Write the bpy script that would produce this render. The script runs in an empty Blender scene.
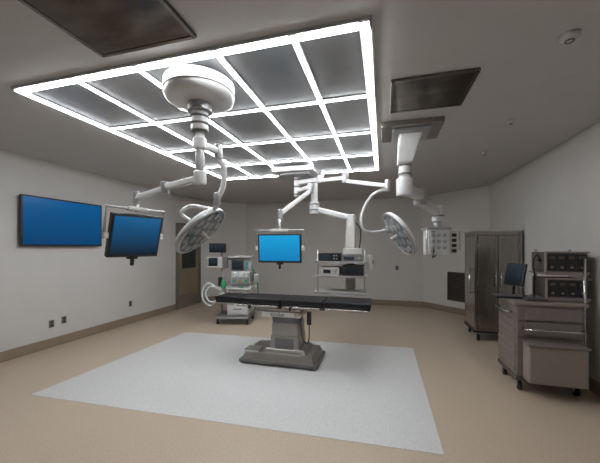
import bpy, bmesh, math
from mathutils import Vector, Matrix, Euler
scene=bpy.context.scene
scene.view_settings.view_transform='Standard'

# ---------------------------------------------------------------- materials
def srgb(c):
    return tuple(((x/255)/12.92 if x/255<=0.04045 else ((x/255+0.055)/1.055)**2.4) for x in c)+(1,)
def mat(name,c,rough=0.5,metal=0.0,noise=0.0,scale=20,bump=0.0,coat=0,stretch=None,spec=0.5):
    m=bpy.data.materials.new(name); m.use_nodes=True
    nt=m.node_tree; b=nt.nodes['Principled BSDF']
    col=srgb(c)
    b.inputs['Base Color'].default_value=col
    b.inputs['Roughness'].default_value=rough
    b.inputs['Metallic'].default_value=metal
    b.inputs['Coat Weight'].default_value=coat
    b.inputs['Specular IOR Level'].default_value=spec
    if noise>0 or bump>0:
        tc=nt.nodes.new('ShaderNodeTexCoord'); mp=nt.nodes.new('ShaderNodeMapping')
        if stretch: mp.inputs['Scale'].default_value=stretch
        nt.links.new(tc.outputs['Object'],mp.inputs['Vector'])
        n=nt.nodes.new('ShaderNodeTexNoise'); n.inputs['Scale'].default_value=scale; n.inputs['Detail'].default_value=5
        nt.links.new(mp.outputs[0],n.inputs['Vector'])
        if noise>0:
            r=nt.nodes.new('ShaderNodeValToRGB')
            r.color_ramp.elements[0].position=0.3; r.color_ramp.elements[1].position=0.7
            r.color_ramp.elements[0].color=tuple(x*(1-noise) for x in col[:3])+(1,)
            r.color_ramp.elements[1].color=tuple(min(1,x*(1+noise)) for x in col[:3])+(1,)
            nt.links.new(n.outputs['Fac'],r.inputs['Fac']); nt.links.new(r.outputs['Color'],b.inputs['Base Color'])
        if bump>0:
            bp=nt.nodes.new('ShaderNodeBump'); bp.inputs['Strength'].default_value=bump; bp.inputs['Distance'].default_value=0.01
            nt.links.new(n.outputs['Fac'],bp.inputs['Height']); nt.links.new(bp.outputs[0],b.inputs['Normal'])
    return m
def emis(name,c,s):
    m=bpy.data.materials.new(name); m.use_nodes=True
    nt=m.node_tree; b=nt.nodes['Principled BSDF']
    b.inputs['Base Color'].default_value=(0.8,0.8,0.8,1)
    b.inputs['Emission Color'].default_value=tuple(c)+(1,); b.inputs['Emission Strength'].default_value=s
    return m
def screen(name,c0,c1,s=1.0,axis='Z',rough=0.2):
    m=bpy.data.materials.new(name); m.use_nodes=True
    nt=m.node_tree; b=nt.nodes['Principled BSDF']
    b.inputs['Base Color'].default_value=(0.005,0.005,0.008,1); b.inputs['Roughness'].default_value=rough
    b.inputs['Specular IOR Level'].default_value=0.25
    tc=nt.nodes.new('ShaderNodeTexCoord'); sp=nt.nodes.new('ShaderNodeSeparateXYZ')
    nt.links.new(tc.outputs['Generated'],sp.inputs[0])
    r=nt.nodes.new('ShaderNodeValToRGB'); r.color_ramp.elements[0].color=srgb(c0); r.color_ramp.elements[1].color=srgb(c1)
    nt.links.new(sp.outputs[axis],r.inputs['Fac']); nt.links.new(r.outputs['Color'],b.inputs['Emission Color'])
    b.inputs['Emission Strength'].default_value=s
    return m

M_wall=mat('wall_paint',(202,200,197),0.6,noise=0.02,scale=3,bump=0.03)
M_ceil=mat('ceiling_paint',(188,186,184),0.8,noise=0.02,scale=4)
M_base=mat('baseboard_vinyl',(142,126,109),0.5,noise=0.05)
M_floor=mat('floor_vinyl_tan',(191,174,154),0.32,noise=0.09,scale=60)
M_inlay=mat('floor_vinyl_grey',(207,207,206),0.34,noise=0.10,scale=55)
M_white=mat('white_enamel',(208,208,208),0.25,noise=0.02,coat=0.3)
M_offw=mat('offwhite_plastic',(190,188,183),0.45,noise=0.03)
M_lgrey=mat('light_grey_metal',(165,165,166),0.3,0.5,noise=0.03)
M_grey=mat('mid_grey',(105,104,103),0.45,noise=0.04)
M_dark=mat('dark_plastic',(30,30,32),0.4,noise=0.05)
M_black=mat('black_pad_vinyl',(13,14,20),0.33,noise=0.1,scale=8)
M_rub=mat('rubber',(22,22,22),0.7,noise=0.05)
M_steel=mat('stainless_steel',(176,173,168),0.25,0.95,noise=0.08,scale=6,stretch=(1,1,12))
M_cab=mat('cabinet_steel',(156,151,145),0.27,0.95,noise=0.14,scale=5,stretch=(6,6,0.6))
M_cabd=mat('cabinet_panel',(122,117,111),0.25,0.95,noise=0.15,scale=4,stretch=(6,6,0.6))
M_chr=mat('chrome',(205,205,205),0.15,1.0,noise=0.02)
M_cart=mat('cart_taupe',(124,115,109),0.45,noise=0.04)
M_cartd=mat('cart_dark_taupe',(84,77,73),0.5,noise=0.04)
M_cartl=mat('cart_light_taupe',(144,133,125),0.45,noise=0.03)
M_tbl=mat('table_base_shell',(150,146,141),0.3,0.6,noise=0.04)
M_tbll=mat('table_bright_metal',(195,193,190),0.22,0.8,noise=0.03)
M_panel=mat('diffuser_panel',(152,154,156),0.35,0.35,noise=0.06,scale=2)
M_mirror=mat('ceiling_plate',(100,93,86),0.2,0.95,noise=0.4,scale=3,stretch=(1,3,1))
M_frame=mat('frame_aluminium',(180,180,180),0.4,0.4,noise=0.02)
M_door=mat('door_laminate',(132,118,92),0.5,noise=0.08,scale=5,stretch=(1,1,0.2))
M_dframe=mat('door_frame_paint',(110,103,92),0.5,noise=0.03)
M_glass=mat('dark_glass',(28,30,32),0.08,noise=0.02)
M_green=mat('green_plastic',(50,140,95),0.4,noise=0.03)
M_teal=mat('teal_plastic',(60,150,150),0.4,noise=0.03)
M_yel=mat('yellow_plastic',(190,160,50),0.4,noise=0.03)
M_tubing=mat('clear_tubing',(205,210,210),0.25,noise=0.03)
M_strip=emis('light_strip',(0.955,0.975,1.0),32.0)
M_lens=mat('lamp_lens',(120,124,128),0.12,0.2,noise=0.03)
M_pod=mat('lamp_pod',(165,168,170),0.15,0.2,noise=0.03)
M_tv=screen('tv_screen',(0,62,108),(4,84,140),1.0)
M_m1=screen('monitor_screen_dim',(6,22,38),(14,92,142),0.95)
M_m2=screen('monitor_screen_bright',(8,122,182),(22,158,214),1.0)
M_small=screen('small_display',(20,28,34),(46,60,68),0.6)

# ---------------------------------------------------------------- builders
CUR=[None]
def grp(name,loc=(0,0,0),rot=(0,0,0)):
    e=bpy.data.objects.new(name,None); e.empty_display_size=0.1
    e.location=loc; e.rotation_euler=rot
    scene.collection.objects.link(e); CUR[0]=e; return e
def fin(name,bm,m,smooth=False,M=None,parent='cur'):
    if M is not None: bmesh.ops.transform(bm,matrix=M,verts=bm.verts)
    bmesh.ops.recalc_face_normals(bm,faces=bm.faces)
    me=bpy.data.meshes.new(name); bm.to_mesh(me); bm.free()
    me.materials.append(m)
    if smooth:
        for p in me.polygons: p.use_smooth = len(p.vertices)<=4
    o=bpy.data.objects.new(name,me); scene.collection.objects.link(o)
    if parent=='cur': parent=CUR[0]
    if parent: o.parent=parent
    return o
def addbox(bm,c,s,bev=0,rot=None,seg=2):
    b=bmesh.new(); bmesh.ops.create_cube(b,size=1)
    bmesh.ops.scale(b,vec=s,verts=b.verts)
    if bev>0: bmesh.ops.bevel(b,geom=list(b.edges),offset=bev,segments=seg,affect='EDGES',profile=0.6)
    T=Matrix.Translation(c)
    if rot: T=T@Euler(rot).to_matrix().to_4x4()
    bmesh.ops.transform(b,matrix=T,verts=b.verts)
    tmp=bpy.data.meshes.new('t'); b.to_mesh(tmp); b.free(); bm.from_mesh(tmp); bpy.data.meshes.remove(tmp)
def box(name,c,s,m,bev=0.004,rot=None,M=None,parent='cur',seg=2):
    bm=bmesh.new(); addbox(bm,c,s,bev,rot,seg); return fin(name,bm,m,False,M,parent)
def rng(name,x,y,z,m,bev=0.004,M=None,parent='cur'):
    return box(name,((x[0]+x[1])/2,(y[0]+y[1])/2,(z[0]+z[1])/2),(x[1]-x[0],y[1]-y[0],z[1]-z[0]),m,bev,None,M,parent)
def boxes(name,lst,m,bev=0.002,M=None,parent='cur'):
    bm=bmesh.new()
    for c,s in lst: addbox(bm,c,s,bev,None,1)
    return fin(name,bm,m,False,M,parent)
def addcyl(bm,p0,p1,r,r2=None,n=24,bev=0):
    p0=Vector(p0);p1=Vector(p1);d=p1-p0;L=d.length
    b=bmesh.new(); bmesh.ops.create_cone(b,cap_ends=True,segments=n,radius1=r,radius2=r if r2 is None else r2,depth=L)
    if bev>0:
        es=[e for e in b.edges if any(len(f.verts)>4 for f in e.link_faces)]
        bmesh.ops.bevel(b,geom=es,offset=bev,segments=3,affect='EDGES',profile=0.6)
    q=d.to_track_quat('Z','Y').to_matrix().to_4x4()
    bmesh.ops.transform(b,matrix=Matrix.Translation((p0+p1)/2)@q,verts=b.verts)
    tmp=bpy.data.meshes.new('t'); b.to_mesh(tmp); b.free(); bm.from_mesh(tmp); bpy.data.meshes.remove(tmp)
def cyl(name,p0,p1,r,m,r2=None,n=24,bev=0.0,M=None,parent='cur'):
    bm=bmesh.new(); addcyl(bm,p0,p1,r,r2,n,bev); return fin(name,bm,m,True,M,parent)
def cyls(name,lst,m,bev=0,M=None,n=16):
    bm=bmesh.new()
    for p0,p1,r in lst: addcyl(bm,p0,p1,r,None,n,bev)
    return fin(name,bm,m,True,M)
def lathe(name,prof,m,o=(0,0,0),n=48,M=None,parent='cur'):
    bm=bmesh.new(); rings=[]
    for r,z in prof:
        if r<1e-5: rings.append([bm.verts.new((o[0],o[1],o[2]+z))])
        else: rings.append([bm.verts.new((o[0]+r*math.cos(2*math.pi*i/n),o[1]+r*math.sin(2*math.pi*i/n),o[2]+z)) for i in range(n)])
    for a,b in zip(rings,rings[1:]):
        for i in range(n):
            j=(i+1)%n
            if len(a)==1 and len(b)==1: continue
            if len(a)==1: bm.faces.new((a[0],b[i],b[j]))
            elif len(b)==1: bm.faces.new((a[i],a[j],b[0]))
            else: bm.faces.new((a[i],a[j],b[j],b[i]))
    return fin(name,bm,m,True,M,parent)
def tube(name,pts,r,m,n=12,sub=8,M=None,closed=False):
    P=[Vector(p) for p in pts]; out=[]
    if sub>1:
        for i in range(len(P)-1):
            a=P[max(i-1,0)];b=P[i];c=P[i+1];d=P[min(i+2,len(P)-1)]
            for k in range(sub):
                t=k/sub
                out.append(0.5*((2*b)+(-a+c)*t+(2*a-5*b+4*c-d)*t*t+(-a+3*b-3*c+d)*t**3))
        out.append(P[-1])
    else: out=P
    bm=bmesh.new(); rings=[]; up=None
    for i,p in enumerate(out):
        t=(out[min(i+1,len(out)-1)]-out[max(i-1,0)]).normalized()
        if up is None:
            up=Vector((0,0,1)) if abs(t.z)<0.9 else Vector((1,0,0))
        x=t.cross(up).normalized(); up=x.cross(t).normalized()
        rings.append([bm.verts.new(p+r*(math.cos(2*math.pi*k/n)*x+math.sin(2*math.pi*k/n)*up)) for k in range(n)])
    for a,b in zip(rings,rings[1:]):
        for k in range(n): bm.faces.new((a[k],a[(k+1)%n],b[(k+1)%n],b[k]))
    bm.faces.new(rings[0]); bm.faces.new(rings[-1])
    return fin(name,bm,m,True,M)
def beam(name,p0,p1,w,h,m,bev=0.02,w2=None):
    """rounded rectangular arm from p0 to p1"""
    p0=Vector(p0);p1=Vector(p1);d=p1-p0;L=d.length
    x=d.normalized(); y=Vector((0,0,1)).cross(x).normalized(); z=x.cross(y)
    R=Matrix((x,y,z)).transposed().to_4x4()
    return box(name,(0,0,0),(L,w,h),m,bev,None,Matrix.Translation((p0+p1)/2)@R,seg=3)
def castor(x,y,r=0.05,M=None,s=''):
    cyl('castor_wheel'+s,(x-0.016,y,r),(x+0.016,y,r),r,M_rub,n=20,bev=0.006,M=M)
    boxes('castor_fork'+s,[((x-0.024,y,r+0.02),(0.006,0.04,r+0.02)),((x+0.024,y,r+0.02),(0.006,0.04,r+0.02)),((x,y,2*r+0.012),(0.055,0.05,0.014))],M_lgrey,M=M)

# ---------------------------------------------------------------- room shell
H=3.0
XL,XR,YB,YF=-5.2,2.28,8.8,-1.2
poly=[(XL,YF),(XR,YF),(XR,7.57),(1.05,YB),(-4.2,YB),(XL,7.8)]
names=['front','right','back_right','back','back_left','left']
def slab(name,pts,z0,z1,m):
    bm=bmesh.new()
    a=[bm.verts.new((x,y,z0)) for x,y in pts]; b=[bm.verts.new((x,y,z1)) for x,y in pts]
    bm.faces.new(a); bm.faces.new(b)
    for i in range(len(pts)):
        j=(i+1)%len(pts); bm.faces.new((a[i],a[j],b[j],b[i]))
    return fin(name,bm,m,parent=None)
slab('floor',poly,-0.1,0,M_floor)
slab('ceiling',poly,H,H+0.1,M_ceil)
for i,nm in enumerate(names):
    a=Vector(poly[i]);b=Vector(poly[(i+1)%6]); d=(b-a).normalized(); n=Vector((d.y,-d.x))
    slab('wall_'+nm,[tuple(a),tuple(b),tuple(b+n*0.1),tuple(a+n*0.1)],-0.1,H+0.1,M_wall)
    segs=[(a,b)]
    if nm=='left': segs=[(Vector((XL,7.8)),Vector((XL,7.75))),(Vector((XL,6.70)),b)]
    bm=bmesh.new()
    for p,q in segs:
        L=(q-p).length; c=(p+q)/2-n*0.008
        addbox(bm,(c.x,c.y,0.075),(L,0.016,0.15),0.004,(0,0,math.atan2(d.y,d.x)),1)
    fin('baseboard_'+nm,bm,M_base,parent=None)
slab('floor_inlay',[(-3.74,2.42),(0.46,2.58),(0.46,5.17),(-3.64,4.99)],0.0,0.003,M_inlay)

# door on the left wall
g=grp('door_1',(XL,7.225,0))
rng('slab',(0.0,0.03),(-0.44,0.44),(0.005,2.2),M_door,0.003)
boxes('frame',[((0.03,-0.485,1.13),(0.06,0.07,2.26)),((0.03,0.485,1.13),(0.06,0.07,2.26)),((0.03,0,2.235),(0.06,0.9,0.06))],M_dframe)
rng('vision_window',(0.028,0.036),(-0.3,0.3),(1.05,2.05),M_glass,0.001)
tube('handle',[(0.03,-0.36,1.0),(0.08,-0.36,1.0),(0.08,-0.24,1.0)],0.01,M_chr,sub=1)
rng('kick_plate',(0.028,0.034),(-0.42,0.42),(0.02,0.35),M_steel,0.001)

# ---------------------------------------------------------------- ceiling light grid
g=grp('ceiling_light_grid',(-1.565,3.635,H))
W,D=2.92,3.53; nr=4
xs=[v+1.565 for v in(-3.025,-2.39,-1.79,-1.12,-0.56,-0.105)]
ys=[-D/2+D*j/nr for j in range(nr+1)]
st=[];fr=[]
for i,x in enumerate(xs):
    w=0.048 if i in(0,5) else 0.026
    st.append(((x,0,-0.028),(w,D+0.048,0.008))); fr.append(((x,0,-0.012),(w+0.03,D+0.08,0.024)))
for j,y in enumerate(ys):
    w=0.048 if j in(0,nr) else 0.022
    st.append(((0,y,-0.0275),(W+0.048,w,0.008))); fr.append(((0,y,-0.012),(W+0.08,w+0.03,0.024)))
boxes('light_strips',st,M_strip,0.0)
boxes('aluminium_frame',fr,M_frame,0.0)
pn=[(((xs[i]+xs[i+1])/2,(ys[j]+ys[j+1])/2,-0.008),(xs[i+1]-xs[i]-0.05,D/nr-0.05,0.012)) for i in range(5) for j in range(nr)]
boxes('diffuser_panels',pn,M_panel,0.0)

def plate(x,y,w,d):
    g=grp('ceiling_access_panel',(x,y,H))
    rng('plate',(-w/2,w/2),(-d/2,d/2),(-0.02,0),M_mirror,0.002)
    boxes('trim',[((-w/2,0,-0.012),(0.025,d+0.02,0.026)),((w/2,0,-0.012),(0.025,d+0.02,0.026)),((0,-d/2,-0.012),(w,0.025,0.026)),((0,d/2,-0.012),(w,0.025,0.026))],M_cabd)
plate(-1.54,1.38,0.74,0.62)
plate(0.39,2.88,0.63,0.58)
def detector(nm,x,y,r):
    g=grp(nm,(x,y,H))
    lathe('housing',[(0,0),(r,0),(r,-0.012),(r*0.85,-0.03),(r*0.6,-0.04),(0,-0.042)],M_offw,n=32)
    lathe('grille_ring',[(r*0.5,-0.038),(r*0.5,-0.046),(r*0.35,-0.046),(r*0.35,-0.038)],M_grey,n=32)
detector('smoke_detector',1.16,2.34,0.055)
detector('sprinkler_head',1.33,3.75,0.035)
detector('sprinkler_head',1.4,4.9,0.035)

# ---------------------------------------------------------------- TV on left wall
g=grp('wall_television',(XL,3.84,2.025))
rng('wall_bracket',(0,0.05),(-0.25,0.25),(-0.2,0.2),M_dark)
rng('casing',(0.04,0.085),(-0.66,0.66),(-0.385,0.385),M_dark,0.008)
rng('screen',(0.083,0.088),(-0.635,0.635),(-0.355,0.362),M_tv,0.0)

def outlet(loc,rz):
    g=grp('wall_outlet',loc,(0,0,rz))
    rng('plate',(-0.04,0.04),(-0.008,0.0),(-0.06,0.06),M_grey,0.003)
    boxes('sockets',[((0,-0.009,0.025),(0.034,0.006,0.03)),((0,-0.009,-0.025),(0.034,0.006,0.03))],M_dark,0.001)
for y,z in((3.66,0.38),(3.86,0.40),(5.25,0.42)): outlet((XL,y,z),math.pi/2)
outlet((0.37,YB,1.05),0); outlet((-0.3,YB,1.2),0)

# vent on back-right wall
g=grp('air_vent_grille',(1.735,8.115,0.66),(0,0,-math.pi/4))
rng('backing',(-0.23,0.23),(-0.012,0),(-0.34,0.34),M_dark,0.001)
boxes('frame',[((-0.23,-0.012,0),(0.03,0.024,0.7)),((0.23,-0.012,0),(0.03,0.024,0.7)),((0,-0.012,0.34),(0.46,0.024,0.03)),((0,-0.012,-0.34),(0.46,0.024,0.03))],M_cabd)
boxes('louvres',[((0,-0.014,-0.3+0.04*i),(0.43,0.012,0.014)) for i in range(16)],M_cabd,0.001)

# ---------------------------------------------------------------- surgical light / monitor boom (front)
def light_head(loc,normal,R,yoke_from,sgn=1):
    n=Vector(normal).normalized()
    q=(-n).to_track_quat('Z','Y')   # local +Z = back of lamp
    e=grp('surgical_light',loc); T=q.to_matrix().to_4x4()
    lathe('reflector_shell',[(0,0.085),(R*0.25,0.083),(R*0.45,0.07),(R*0.8,0.05),(R*0.97,0.028),(R,0.005),(R*0.98,-0.018),(R*0.93,-0.024)],M_white,M=T)
    lathe('lens',[(R*0.94,-0.02),(R*0.6,-0.028),(0,-0.03)],M_lens,M=T)
    lathe('trim_ring',[(R*0.99,-0.008),(R*1.02,-0.012),(R*1.0,-0.03),(R*0.92,-0.032),(R*0.92,-0.02)],M_lgrey,M=T)
    pods=[]
    for ring,k in((0.38,6),(0.74,12)):
        for i in range(k):
            a=2*math.pi*i/k
            pods.append(((R*ring*math.cos(a),R*ring*math.sin(a),-0.024),(R*ring*math.cos(a),R*ring*math.sin(a),-0.034),R*0.13))
    cyls('led_pods',pods,M_pod,M=T)
    cyl('sterile_handle',(0,0,-0.03),(0,0,-0.13),0.02,M_offw,r2=0.015,M=T,bev=0.004)
    cyl('back_hub',(0,0,0.07),(0,0,0.12),0.05,M_white,M=T,bev=0.01)
    pts=[Vector(p)-Vector(loc) for p in yoke_from]+[ -n*0.12 ]
    tube('yoke',pts,0.018,M_white)
    return e

g=grp('ceiling_surgical_boom',(-1.45,2.17,H))
lathe('canopy',[(0,-0.03),(0.262,-0.03),(0.28,-0.045),(0.28,-0.13),(0.27,-0.165),(0.24,-0.19),(0.1,-0.205),(0,-0.205)],M_white,n=64)
lathe('canopy_seam',[(0.275,-0.118),(0.284,-0.12),(0.284,-0.128),(0.275,-0.13)],M_grey,n=64)
cyl('collar',(0,0,-0.2),(0,0,-0.27),0.10,M_lgrey,bev=0.01)
cyl('spindle_upper',(0,0,-0.26),(0,0,-0.42),0.07,M_white,bev=0.01)
cyls('brake_rings',[((0,0,-0.30),(0,0,-0.315),0.076),((0,0,-0.36),(0,0,-0.375),0.076),((0,0,-0.41),(0,0,-0.425),0.065)],M_grey)
cyl('spindle_lower',(0,0,-0.42),(0,0,-0.84),0.036,M_white)
cyl('hub_light',(0,0,-0.48),(0,0,-0.57),0.055,M_white,bev=0.012)
beam('light_arm',(0,0,-0.525),(0.05,0.2,-0.53),0.055,0.055,M_white)
cyl('light_arm_knuckle',(0.05,0.20,-0.47),(0.05,0.20,-0.60),0.036,M_lgrey,bev=0.01)
tube('light_drop_arm',[(0.05,0.20,-0.58),(0.08,0.24,-0.66),(0.06,0.27,-0.82),(0.01,0.27,-0.92)],0.026,M_white)
cyl('light_joint',(0.0,0.27,-0.88),(0.0,0.27,-0.99),0.033,M_lgrey,bev=0.01)
cyl('hub_monitor',(0,0,-0.75),(0,0,-0.86),0.052,M_white,bev=0.012)
beam('monitor_arm',(0,0,-0.81),(-0.45,0.14,-0.83),0.055,0.06,M_white,0.022)
cyl('arm_elbow',(-0.45,0.14,-0.78),(-0.45,0.14,-0.89),0.04,M_lgrey,bev=0.012)
beam('monitor_spring_arm',(-0.45,0.14,-0.84),(-0.91,0.29,-0.88),0.05,0.052,M_white,0.02)
cyl('monitor_knuckle',(-0.91,0.29,-0.82),(-0.91,0.29,-0.94),0.034,M_lgrey,bev=0.01)
cyl('monitor_drop',(-0.91,0.29,-0.94),(-0.91,0.29,-1.02),0.02,M_white)

def monitor(loc,rz,tilt,w,h,sm,hang):
    e=grp('boom_monitor',loc,(0,0,rz))
    T=Matrix.Rotation(tilt,4,'X')
    rng('casing',(-w/2,w/2),(-0.02,0.04),(-h/2,h/2),M_dark,0.01,M=T)
    rng('screen',(-w/2+0.022,w/2-0.022),(-0.023,-0.018),(-h/2+0.03,h/2-0.022),sm,0.0,M=T)
    rng('rear_housing',(-w*0.3,w*0.3),(0.035,0.075),(-h*0.3,h*0.3),M_offw,0.01,M=T)
    b=w/2+0.035
    ty=-math.sin(tilt)*h*0.5*0.5
    tube('frame_bar',[(-b,0.02,h*0.0),(-b,ty,h/2+0.05),(b,ty,h/2+0.05),(b,0.02,h*0.0)],0.013,M_lgrey,sub=1)
    boxes('side_pivots',[((-b+0.012,0.015,0),(0.044,0.05,0.06)),((b-0.012,0.015,0),(0.044,0.05,0.06))],M_offw,0.006)
    box('top_bracket',(0,ty,h/2+0.05),(w*0.4,0.05,0.042),M_offw,0.012)
    cyl('stem',(0,ty,h/2+0.05),(0,ty,hang),0.018,M_white)
    cyl('grip',(0,0.0,-h/2),(0,-0.01,-h/2-0.09),0.018,M_dark,M=T,bev=0.005)
    box('grip_mount',(0,0.01,-h/2-0.01),(0.1,0.04,0.03),M_dark,0.006,M=T)
monitor((-2.38,2.47,1.74),math.radians(72),math.radians(16),0.50,0.43,M_m1,0.26)
light_head((-1.70,2.55,1.79),(0.712,0.114,-0.70),0.285,[(-1.45,2.44,2.03),(-1.52,2.48,1.98),(-1.75,2.50,2.02),(-1.88,2.5,1.96)])

# ---------------------------------------------------------------- centre boom
g=grp('ceiling_surgical_boom',(-1.44,5.04,H))
rng('canopy',(-0.36,0.36),(-0.3,0.3),(-0.12,-0.03),M_white,0.02)
rng('canopy_step',(-0.25,0.25),(-0.2,0.2),(-0.16,-0.11),M_lgrey,0.015)
cyl('spindle',(0,0,-0.15),(0,0,-0.5),0.055,M_white,bev=0.01)
cyls('brake_rings',[((0,0,-0.2),(0,0,-0.22),0.065),((0,0,-0.32),(0,0,-0.34),0.065),((0,0,-0.45),(0,0,-0.47),0.065)],M_grey)
beam('light_arm_1',(0,0,-0.26),(0.44,-0.16,-0.26),0.08,0.08,M_white,0.03)
cyl('light_elbow',(0.44,-0.16,-0.19),(0.44,-0.16,-0.33),0.055,M_lgrey,bev=0.012)
beam('light_arm_2',(0.44,-0.16,-0.28),(0.90,-0.42,-0.32),0.06,0.065,M_white,0.025)
cyl('light_elbow_2',(0.88,-0.42,-0.22),(0.88,-0.42,-0.40),0.05,M_lgrey,bev=0.012)
beam('light_spring_arm',(0.88,-0.42,-0.37),(1.50,-0.77,-0.54),0.055,0.06,M_white,0.022)
cyl('light_knuckle',(1.50,-0.77,-0.46),(1.50,-0.77,-0.62),0.038,M_lgrey,bev=0.01)
beam('monitor_arm',(0,0,-0.40),(0.30,-0.27,-0.40),0.07,0.07,M_white,0.025)
cyl('monitor_elbow',(0.30,-0.27,-0.34),(0.30,-0.27,-0.50),0.048,M_lgrey,bev=0.012)
beam('monitor_spring_arm',(0.30,-0.27,-0.46),(-0.01,-0.85,-0.88),0.055,0.065,M_white,0.025)
cyl('monitor_knuckle',(-0.01,-0.86,-0.82),(-0.01,-0.86,-1.0),0.036,M_lgrey,bev=0.01)
monitor((-1.45,4.15,1.61),math.radians(5),math.radians(3),0.64,0.42,M_m2,0.42)
light_head((0.20,4.1,1.80),(-0.80,-0.26,-0.53),0.32,[(0.063,4.27,2.42),(-0.14,4.13,2.32),(-0.27,4.07,2.07),(-0.25,4.08,1.86),(-0.08,4.3,1.84),(0.2,4.33,1.9)])

# equipment boom behind
g=grp('equipment_boom',(-1.19,5.17,H))
box('canopy',(0,0.15,-0.07),(0.3,0.3,0.08),M_white,0.015)
cyl('spindle',(0,0.12,-0.1),(0,0.12,-0.62),0.06,M_white,bev=0.01)
cyl('hub',(0,0.12,-0.56),(0,0.12,-0.78),0.085,M_white,bev=0.015)
cyls('brake_rings',[((0,0.12,-0.6),(0,0.12,-0.62),0.09),((0,0.12,-0.7),(0,0.12,-0.72),0.09)],M_grey)
beam('boom_arm',(0,0.12,-0.69),(0.62,0.18,-0.86),0.11,0.10,M_white,0.035)
cyl('end_hub',(0.64,0.18,-0.80),(0.64,0.18,-1.02),0.08,M_white,bev=0.015)
rng('service_column',(0.56,0.72),(0.10,0.27),(-2.1,-1.0),M_offw,0.02)
tube('cable_loop',[(0.74,0.1,-0.95),(0.82,0.05,-1.1),(0.80,0.03,-1.4),(0.73,0.1,-1.6)],0.012,M_dark)
for i,z in enumerate((-1.63,-1.86,-2.13)):
    rng('shelf_%d'%(i+1),(0.12 if i<2 else 0.08,0.92),(-0.3,0.16),(z,z+0.022),M_offw,0.005)
    boxes('shelf_rail_%d'%(i+1),[((0.52,-0.315,z+0.012),(0.84,0.02,0.035))],M_lgrey)
cyls('shelf_posts',[((0.14,-0.24,-2.12),(0.14,-0.24,-1.42),0.012),((0.90,-0.24,-2.12),(0.90,-0.24,-1.42),0.012)],M_lgrey)
rng('insufflator',(0.16,0.5),(-0.28,0.08),(-1.61,-1.47),M_dark,0.008)
rng('video_processor',(0.54,0.88),(-0.28,0.08),(-1.61,-1.49),M_grey,0.008)
rng('light_source',(0.56,0.86),(-0.27,0.06),(-1.485,-1.39),M_offw,0.008)
rng('camera_unit',(0.18,0.5),(-0.28,0.08),(-1.84,-1.70),M_offw,0.008)
rng('recorder',(0.54,0.88),(-0.28,0.08),(-1.84,-1.67),M_dark,0.008)
boxes('display_faces',[((0.27,-0.283,-1.54),(0.14,0.008,0.08)),((0.66,-0.283,-1.55),(0.16,0.008,0.05)),((0.70,-0.283,-1.75),(0.2,0.008,0.07)),((0.3,-0.283,-1.77),(0.12,0.008,0.06))],M_small)
cyls('knobs',[((0.42+0.04*(i%2),-0.28,-1.51-0.05*(i//2)),(0.42+0.04*(i%2),-0.3,-1.51-0.05*(i//2)),0.012) for i in range(4)]+[((0.82,-0.28,-1.55),(0.82,-0.3,-1.55),0.02),((0.44,-0.28,-1.77),(0.44,-0.3,-1.77),0.02)],M_lgrey)
cyl('gas_bottle',(0.98,-0.05,-1.75),(0.98,-0.05,-1.5),0.04,M_offw,bev=0.01)

# ---------------------------------------------------------------- right medical pendant
g=grp('medical_gas_pendant',(0.3,3.69,H))
rng('ceiling_plate',(-0.32,0.32),(-0.26,0.26),(-0.06,0),M_cab,0.008)
rng('canopy_flange',(-0.2,0.2),(-0.18,0.18),(-0.1,-0.05),M_lgrey,0.015)
bm=bmesh.new(); addbox(bm,(0,0,-0.24),(0.26,0.26,0.34),0.03)
for v in bm.verts:
    t=(-0.07-v.co.z)/0.34; v.co.x*=1-0.35*t; v.co.y*=1-0.35*t; v.co.x-=0.06*t
fin('tapered_column',bm,M_white)
cyl('spindle',(-0.06,0,-0.38),(-0.06,0,-0.62),0.065,M_white,bev=0.01)
cyls('brake_rings',[((-0.06,0,-0.42),(-0.06,0,-0.44),0.075),((-0.06,0,-0.52),(-0.06,0,-0.54),0.075)],M_grey)
cyl('hub',(-0.06,0,-0.58),(-0.06,0,-0.78),0.095,M_white,bev=0.02)
beam('boom_arm',(-0.06,0,-0.69),(0.16,0.45,-0.72),0.13,0.12,M_white,0.04)
cyl('elbow',(0.16,0.45,-0.63),(0.16,0.45,-0.84),0.085,M_lgrey,bev=0.02)
beam('spring_arm',(0.16,0.45,-0.78),(0.42,0.83,-0.90),0.11,0.11,M_white,0.035)
cyl('end_hub',(0.43,0.85,-0.80),(0.43,0.85,-1.02),0.08,M_white,bev=0.015)
cyl('end_ring',(0.43,0.85,-0.93),(0.43,0.85,-0.95),0.087,M_grey)
cyl('drop_column',(0.43,0.85,-1.0),(0.43,0.85,-1.14),0.055,M_lgrey)
T=Matrix.Translation((0.43,0.85,-1.29))@Matrix.Rotation(math.radians(12),4,'Z')
rng('service_head',(-0.16,0.12),(-0.12,0.12),(-0.19,0.18),M_white,0.015,M=T)
rng('head_cap',(-0.18,0.14),(-0.13,0.13),(0.15,0.19),M_lgrey,0.012,M=T)
rng('side_module',(0.13,0.24),(-0.09,0.09),(-0.16,0.14),M_offw,0.012,M=T)
cyls('gas_outlets',[((-0.11+0.075*(i%3),-0.115,0.08-0.085*(i//3)),(-0.11+0.075*(i%3),-0.14,0.08-0.085*(i//3)),0.024) for i in range(9)],M_lgrey,M=T)
boxes('outlet_labels',[((-0.11,-0.122,0.125),(0.05,0.006,0.016)),((-0.11,-0.122,-0.135),(0.05,0.006,0.02))],M_green,M=T)
boxes('power_sockets',[((0.18,-0.092,0.08-0.07*i),(0.06,0.008,0.045)) for i in range(4)],M_dark,M=T)
cyls('side_rail',[((0.25,-0.1,-0.13),(0.25,-0.1,0.13),0.01),((-0.19,-0.12,-0.17),(-0.19,-0.12,0.15),0.01)],M_chr,M=T)
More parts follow.
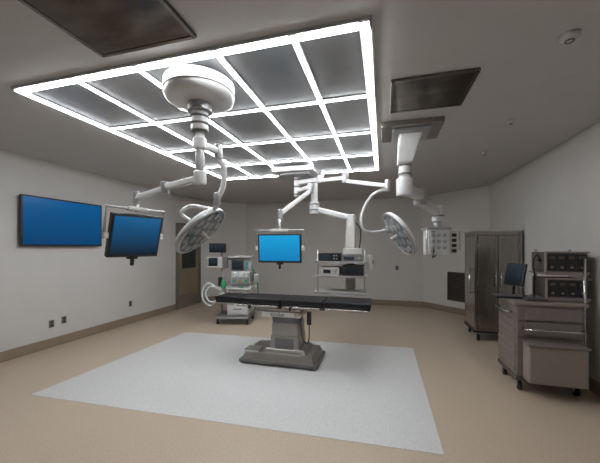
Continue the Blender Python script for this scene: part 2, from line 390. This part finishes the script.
tube('hose',[(-0.1,-0.13,-0.1),(-0.13,-0.17,-0.2),(-0.1,-0.1,-0.22),(-0.06,-0.1,-0.19)],0.008,M_dark,M=T)

# ---------------------------------------------------------------- operating table
g=grp('operating_table',(-1.31,4.18,0))
pads=[(-1.10,-0.74),(-0.73,-0.06),(-0.05,0.53),(0.54,1.16)]
for i,(a,b) in enumerate(pads):
    hw=0.2 if i==0 else 0.25
    rng('mattress_pad_%d'%(i+1),(a,b),(-hw,hw),(0.835,0.90),M_black,0.018)
    rng('table_board_%d'%(i+1),(a+0.01,b-0.01),(-hw+0.01,hw-0.01),(0.805,0.837),M_dark,0.004)
    lst=[]
    for s in(-1,1): lst.append((((a+b)/2,s*(hw+0.02),0.805),(b-a-0.06,0.012,0.03)))
    boxes('side_rail_%d'%(i+1),lst,M_tbll)
    lst=[]
    for s in(-1,1):
        for x in(a+0.08,b-0.08): lst.append(((x,s*(hw+0.0),0.805),(0.02,0.045,0.022)))
    boxes('rail_mounts_%d'%(i+1),lst,M_lgrey)
rng('longitudinal_frame',(-0.72,0.95),(-0.16,0.16),(0.765,0.81),M_grey,0.006)
rng('saddle_housing',(-0.42,0.22),(-0.21,0.21),(0.65,0.775),M_tbll,0.02)
rng('saddle_band',(-0.43,0.23),(-0.215,0.215),(0.725,0.745),M_grey,0.004)
def taper(name,x,y,z,k,m,sh=0):
    bm=bmesh.new(); addbox(bm,((x[0]+x[1])/2,(y[0]+y[1])/2,(z[0]+z[1])/2),(x[1]-x[0],y[1]-y[0],z[1]-z[0]),0.02)
    cx=(x[0]+x[1])/2; cy=(y[0]+y[1])/2
    for v in bm.verts:
        t=(v.co.z-z[0])/(z[1]-z[0]); v.co.x=cx+(v.co.x-cx)*(1+(k-1)*t)+sh*t; v.co.y=cy+(v.co.y-cy)*(1+(k-1)*t)
    return fin(name,bm,m)
taper('column_upper',(-0.20,0.16),(-0.16,0.16),(0.55,0.68),1.1,M_grey)
taper('column_middle',(-0.21,0.18),(-0.18,0.18),(0.38,0.57),1.0,M_tbl)
taper('column_lower',(-0.23,0.20),(-0.20,0.20),(0.14,0.40),0.95,M_tbl)
rng('column_panel',(-0.15,0.12),(-0.206,-0.19),(0.2,0.36),M_grey,0.006)
taper('base_shell',(-0.62,0.45),(-0.32,0.30),(0.05,0.165),0.9,M_tbl)
taper('base_hump',(-0.34,0.32),(-0.25,0.25),(0.14,0.22),0.82,M_tbl)
rng('base_skirt',(-0.64,0.47),(-0.33,0.31),(0.025,0.07),M_grey,0.012)
rng('pedal_block',(-0.58,-0.36),(-0.285,-0.1),(0.15,0.195),M_tbll,0.015)
cyls('foot_pads',[((x,y,0.0),(x,y,0.04),0.05) for x in(-0.55,0.40) for y in(-0.23,0.22)],M_rub)
cyls('base_castors',[((x,y-0.02,0.04),(x,y+0.02,0.04),0.04) for x in(-0.4,0.32) for y in(-0.24,0.24)],M_rub)
rng('control_strip',(-0.34,0.14),(-0.222,-0.208),(0.66,0.72),M_offw,0.003)
tcu=bpy.data.curves.new('saddle_lettering','FONT'); tcu.body='stryker'; tcu.size=0.075; tcu.extrude=0.002; tcu.align_x='CENTER'
to=bpy.data.objects.new('saddle_lettering',tcu); scene.collection.objects.link(to); to.parent=g
to.location=(-0.1,-0.224,0.67); to.rotation_euler=(math.pi/2,0,0); tcu.materials.append(M_dark)
rng('hand_control',(0.335,0.395),(-0.31,-0.28),(0.60,0.78),M_dark,0.01)
tube('hand_control_cord',[(0.365,-0.295,0.60),(0.365,-0.30,0.42),(0.33,-0.29,0.34),(0.27,-0.26,0.40),(0.22,-0.2,0.60),(0.2,-0.15,0.7)],0.008,M_dark)
rng('hand_control_hook',(0.355,0.375),(-0.31,-0.26),(0.77,0.82),M_lgrey,0.003)
cyls('arm_clamps',[((0.1,-0.29,0.77),(0.1,-0.29,0.83),0.02),((-0.5,-0.29,0.77),(-0.5,-0.29,0.83),0.02)],M_dark)

# ---------------------------------------------------------------- anesthesia machine
g=grp('anesthesia_machine',(-3.12,6.0,0),(0,0,math.radians(12)))
for i,(x,y) in enumerate(((-0.3,-0.26),(0.33,-0.26),(-0.3,0.26),(0.33,0.26))): castor(x,y,0.055,s='_%d'%(i+1))
rng('base_platform',(-0.36,0.38),(-0.3,0.3),(0.12,0.18),M_grey,0.02)
rng('drawer_cabinet',(-0.12,0.34),(-0.22,0.27),(0.18,0.74),M_offw,0.015)
for i in range(3):
    z=0.22+0.17*i
    rng('drawer_%d'%(i+1),(-0.09,0.31),(-0.235,-0.215),(z,z+0.15),M_white,0.008)
    rng('drawer_pull_%d'%(i+1),(0.02,0.2),(-0.25,-0.23),(z+0.09,z+0.11),M_grey,0.004)
rng('work_surface',(-0.2,0.4),(-0.32,0.27),(0.74,0.775),M_white,0.01)
rng('rear_column',(-0.1,0.34),(0.02,0.27),(0.77,1.40),M_offw,0.015)
rng('ventilator_screen_case',(-0.08,0.2),(-0.06,0.0),(1.12,1.36),M_grey,0.01)
rng('ventilator_screen',(-0.06,0.18),(-0.066,-0.058),(1.14,1.34),M_small,0.0)
rng('control_panel',(-0.08,0.33),(-0.05,0.02),(0.83,1.10),M_white,0.01)
cyls('vaporizer_dials',[((0.0+0.13*i,-0.08,0.98),(0.0+0.13*i,-0.08,1.08),0.045) for i in range(3)],M_white,bev=0.008)
boxes('vaporizer_bodies',[((0.0+0.13*i,-0.08,0.89),(0.085,0.09,0.16)) for i in range(3)],M_lgrey)
boxes('colour_labels_teal',[((0.0,-0.128,0.90),(0.05,0.006,0.05)),((0.27,-0.055,1.22),(0.05,0.02,0.16))],M_teal)
boxes('colour_labels_yellow',[((0.13,-0.128,0.90),(0.05,0.006,0.05))],M_yel)
boxes('colour_labels_green',[((0.26,-0.128,0.90),(0.05,0.006,0.05)),((0.22,-0.3,0.785),(0.1,0.04,0.02))],M_green)
rng('top_shelf',(-0.14,0.38),(-0.12,0.29),(1.40,1.43),M_white,0.008)
boxes('shelf_rail',[((0.12,-0.12,1.47),(0.5,0.01,0.01)),((-0.12,-0.12,1.45),(0.01,0.01,0.05)),((0.36,-0.12,1.45),(0.01,0.01,0.05))],M_lgrey)
box('monitor_upper_case',(-0.36,-0.1,1.61),(0.36,0.07,0.20),M_dark,0.012)
box('monitor_upper_screen',(-0.36,-0.138,1.61),(0.31,0.006,0.16),M_small,0)
box('monitor_lower_case',(-0.42,-0.1,1.30),(0.34,0.07,0.24),M_offw,0.012)
box('monitor_lower_screen',(-0.45,-0.138,1.31),(0.2,0.006,0.18),M_small,0)
box('patient_module',(-0.2,-0.08,1.30),(0.09,0.12,0.26),M_grey,0.008)
cyl('monitor_post',(-0.3,0.0,0.15),(-0.3,0.0,1.55),0.022,M_lgrey)
beam('monitor_bracket',(-0.3,0.0,1.36),(0.0,0.1,1.36),0.04,0.04,M_lgrey,0.01)
box('upper_bracket',(-0.33,-0.03,1.56),(0.08,0.1,0.06),M_grey,0.01)
lathe('absorber_canister',[(0,0),(0.075,0),(0.08,0.02),(0.08,0.2),(0.07,0.22),(0,0.22)],M_tubing,o=(-0.24,-0.17,0.48),n=28)
cyl('absorber_head',(-0.24,-0.17,0.70),(-0.24,-0.17,0.78),0.1,M_white,bev=0.012)
lathe('bellows',[(0,0)]+[(0.065+(0.012 if i%2 else 0),0.018*i) for i in range(11)]+[(0,0.19)],M_dark,o=(-0.26,-0.16,0.80),n=28)
tube('breathing_hose',[(-0.32,-0.22,0.74),(-0.5,-0.26,0.86),(-0.62,-0.28,0.72),(-0.60,-0.28,0.5),(-0.45,-0.27,0.40),(-0.32,-0.25,0.55)],0.022,M_tubing)
tube('breathing_hose_2',[(-0.28,-0.25,0.74),(-0.44,-0.3,0.80),(-0.54,-0.32,0.66),(-0.48,-0.31,0.5),(-0.38,-0.28,0.48)],0.018,M_tubing)
tube('breathing_bag_arm',[(-0.2,-0.1,0.78),(-0.2,-0.25,1.0),(-0.15,-0.36,0.98)],0.014,M_lgrey)
lathe('breathing_bag',[(0,-0.22),(0.045,-0.19),(0.06,-0.12),(0.04,-0.04),(0.015,0)],M_green,o=(-0.15,-0.36,0.97),n=20)
rng('suction_canister_mount',(0.35,0.4),(-0.1,0.1),(0.9,1.1),M_grey,0.008)
lathe('suction_canister',[(0,0),(0.05,0),(0.055,0.16),(0.06,0.17),(0,0.19)],M_tubing,o=(0.46,0,0.86),n=24)
tube('gas_hose_bundle',[(0.3,0.25,1.2),(0.42,0.3,0.9),(0.44,0.3,0.4),(0.36,0.25,0.2)],0.014,M_green)
rng('foot_rest_bar',(-0.34,0.36),(-0.34,-0.3),(0.13,0.17),M_lgrey,0.01)

# ---------------------------------------------------------------- stainless cabinet
g=grp('rolling_storage_cabinet',(1.885,6.175,0))
hx,hy,zt,zb=0.355,0.325,1.89,0.15
rng('body',(-hx+0.02,hx-0.02),(-hy+0.02,hy-0.02),(zb+0.01,zt-0.02),M_cabd,0.004)
posts=[((sx*(hx-0.02),sy*(hy-0.02),(zt+zb)/2),(0.045,0.045,zt-zb)) for sx in(-1,1) for sy in(-1,1)]
boxes('corner_posts',posts,M_cab)
boxes('rails',[((0,s*(hy-0.015),z),(2*hx-0.06,0.035,0.05)) for s in(-1,1) for z in(zb+0.03,zt-0.03)]+[((s*(hx-0.015),0,z),(0.035,2*hy-0.06,0.05)) for s in(-1,1) for z in(zb+0.03,zt-0.03)],M_cab)
rng('top_lid',(-hx-0.01,hx+0.01),(-hy-0.01,hy+0.01),(zt-0.01,zt+0.02),M_steel,0.006)
rng('front_door_left',(-hx+0.05,-0.006),(-hy-0.002,-hy+0.02),(zb+0.065,zt-0.065),M_cab,0.005)
rng('front_door_right',(0.006,hx-0.05),(-hy-0.002,-hy+0.02),(zb+0.065,zt-0.065),M_cab,0.005)
rng('side_panel',(-hx-0.002,-hx+0.02),(-hy+0.05,hy-0.05),(zb+0.065,zt-0.065),M_steel,0.005)
cyls('door_handles',[((-0.04,-hy-0.035,0.95),(-0.04,-hy-0.035,1.2),0.009),((0.04,-hy-0.035,0.95),(0.04,-hy-0.035,1.2),0.009)],M_chr)
boxes('handle_mounts',[((x,-hy-0.018,z),(0.014,0.036,0.014)) for x in(-0.04,0.04) for z in(0.96,1.19)],M_chr)
boxes('hinges',[((sx*(hx-0.045),-hy-0.008,z),(0.02,0.02,0.08)) for sx in(-1,1) for z in(0.4,1.0,1.65)],M_steel)
cyls('push_handle',[((-hx-0.05,-0.2,0.8),(-hx-0.05,-0.2,1.25),0.012)],M_chr)
boxes('push_handle_mounts',[((-hx-0.025,-0.2,z),(0.05,0.016,0.016)) for z in(0.82,1.23)],M_chr)
rng('bumper',(-hx-0.015,hx+0.015),(-hy-0.015,hy+0.015),(0.15,0.185),M_rub,0.01)
for i,(x,y) in enumerate(((-0.29,-0.27),(0.29,-0.27),(-0.29,0.27),(0.29,0.27))): castor(x,y,0.058,s='_%d'%(i+1))

# ---------------------------------------------------------------- equipment cart
g=grp('medical_equipment_cart',(1.77,4.22,0))
hx,hy=0.325,0.29
for i,(x,y) in enumerate(((-0.27,-0.22),(0.27,-0.22),(-0.27,0.22),(0.27,0.22))): castor(x,y,0.055,s='_%d'%(i+1))
rng('chassis',(-hx,hx),(-hy,hy),(0.125,0.18),M_cartd,0.012)
rng('body',(-hx+0.01,hx-0.01),(-hy+0.01,hy-0.01),(0.17,0.99),M_cart,0.015)
rng('top_deck',(-hx-0.02,hx+0.02),(-hy-0.02,hy+0.02),(0.98,1.015),M_cartl,0.012)
boxes('side_ribs',[((-hx+0.008,0,0.25+0.085*i),(0.02,2*hy-0.08,0.07)) for i in range(8)],M_cart,0.006)
boxes('front_seams',[((0.0,-hy+0.008,z),(2*hx-0.04,0.012,0.008)) for z in(0.62,0.80)],M_cartd,0.001)
rng('front_upper_panel',(-0.23,0.29),(-hy-0.005,-hy+0.02),(0.64,0.79),M_cart,0.01)
rng('front_top_drawer',(-0.23,0.29),(-hy-0.005,-hy+0.02),(0.815,0.955),M_cart,0.01)
box('hanging_bin',(0.0,-hy-0.085,0.365),(0.53,0.17,0.40),M_cartl,0.02)
rng('bin_lid',(-0.275,0.275),(-hy-0.18,-hy+0.0),(0.565,0.59),M_cart,0.008)
tube('push_rail',[(-0.26,-hy,0.72),(-0.26,-hy-0.07,0.72),(0.30,-hy-0.07,0.72),(0.30,-hy,0.72)],0.012,M_chr,sub=1)
tube('side_handle',[(-hx,-0.18,0.88),(-hx-0.05,-0.18,0.88),(-hx-0.05,0.18,0.88),(-hx,0.18,0.88)],0.012,M_chr,sub=1)
tube('mast',[(0.37,-0.18,0.2),(0.37,-0.18,0.9),(0.37,-0.18,1.5)],0.014,M_chr,sub=1)
boxes('mast_brackets',[((0.345,-0.18,z),(0.06,0.03,0.03)) for z in(0.3,0.9)],M_lgrey)
for k,(z0,z1,y0) in enumerate(((1.05,1.27,-0.16),(1.34,1.57,-0.14))):
    rng('module_rack_%d'%(k+1),(0.02,0.42),(y0,y0+0.34),(z0,z1),M_cartd,0.01)
    boxes('rack_frame_%d'%(k+1),[((0.22,y0-0.005,z1),(0.42,0.03,0.018)),((0.22,y0-0.005,z0),(0.42,0.03,0.018)),((0.02,y0-0.005,(z0+z1)/2),(0.018,0.03,z1-z0))],M_cartl)
    boxes('rack_modules_%d'%(k+1),[((0.075+0.095*i,y0-0.004,(z0+z1)/2),(0.08,0.016,z1-z0-0.05)) for i in range(4)],M_dark,0.004)
    cyls('rack_knobs_%d'%(k+1),[((0.075+0.095*i,y0-0.012,z0+0.06),(0.075+0.095*i,y0-0.03,z0+0.06),0.013) for i in range(4)],M_cart)
    boxes('rack_displays_%d'%(k+1),[((0.075+0.095*i,y0-0.013,z1-0.06),(0.055,0.004,0.035)) for i in range(4)],M_cartd,0)
    rng('rack_base_%d'%(k+1),(0.0,0.42),(y0-0.03,y0+0.36),(z0-0.028,z0-0.008),M_cartl,0.005)
cyls('rack_posts',[((0.05,0.16,1.0),(0.05,0.16,1.6),0.014),((0.40,0.16,1.0),(0.40,0.16,1.6),0.014)],M_lgrey)
T=Matrix.Translation((-0.19,0.10,1.29))@Euler((math.radians(-14),0,math.radians(-58))).to_matrix().to_4x4()
rng('display_case',(-0.12,0.12),(-0.018,0.018),(-0.14,0.14),M_dark,0.01,M=T)
rng('display_screen',(-0.102,0.102),(-0.021,-0.016),(-0.12,0.12),M_small,0,M=T)
tube('display_arm',[(-0.19,0.14,1.0),(-0.19,0.15,1.1),(-0.18,0.12,1.24)],0.016,M_dark)
rng('keyboard_tray',(-0.46,-0.12),(-0.1,0.12),(1.018,1.04),M_dark,0.006)
boxes('keyboard_keys',[((-0.44+0.032*i,-0.06+0.032*j,1.043),(0.024,0.024,0.008)) for i in range(9) for j in range(5)],M_grey,0.001)
tube('gooseneck_lamp',[(-0.03,0.0,1.0),(-0.03,0.0,1.30),(-0.04,0.0,1.46),(-0.01,-0.02,1.54),(0.0,-0.04,1.5)],0.007,M_dark)
cyl('gooseneck_tip',(0.0,-0.035,1.51),(0.005,-0.045,1.46),0.013,M_dark,r2=0.02)
box('paper_tray',(-0.1,-0.19,1.03),(0.2,0.12,0.03),M_cartd,0.006)

# ---------------------------------------------------------------- world & camera
w=bpy.data.worlds.new('World'); scene.world=w; w.use_nodes=True
w.node_tree.nodes['Background'].inputs[0].default_value=(0.02,0.02,0.02,1)
cam=bpy.data.cameras.new('camera'); co=bpy.data.objects.new('camera',cam); scene.collection.objects.link(co)
co.location=(0,0,1.63); co.rotation_euler=(math.pi/2,0,math.radians(15.4))
cam.sensor_width=36; cam.lens=18.12; cam.shift_y=0.0258; cam.clip_start=0.05
scene.camera=co
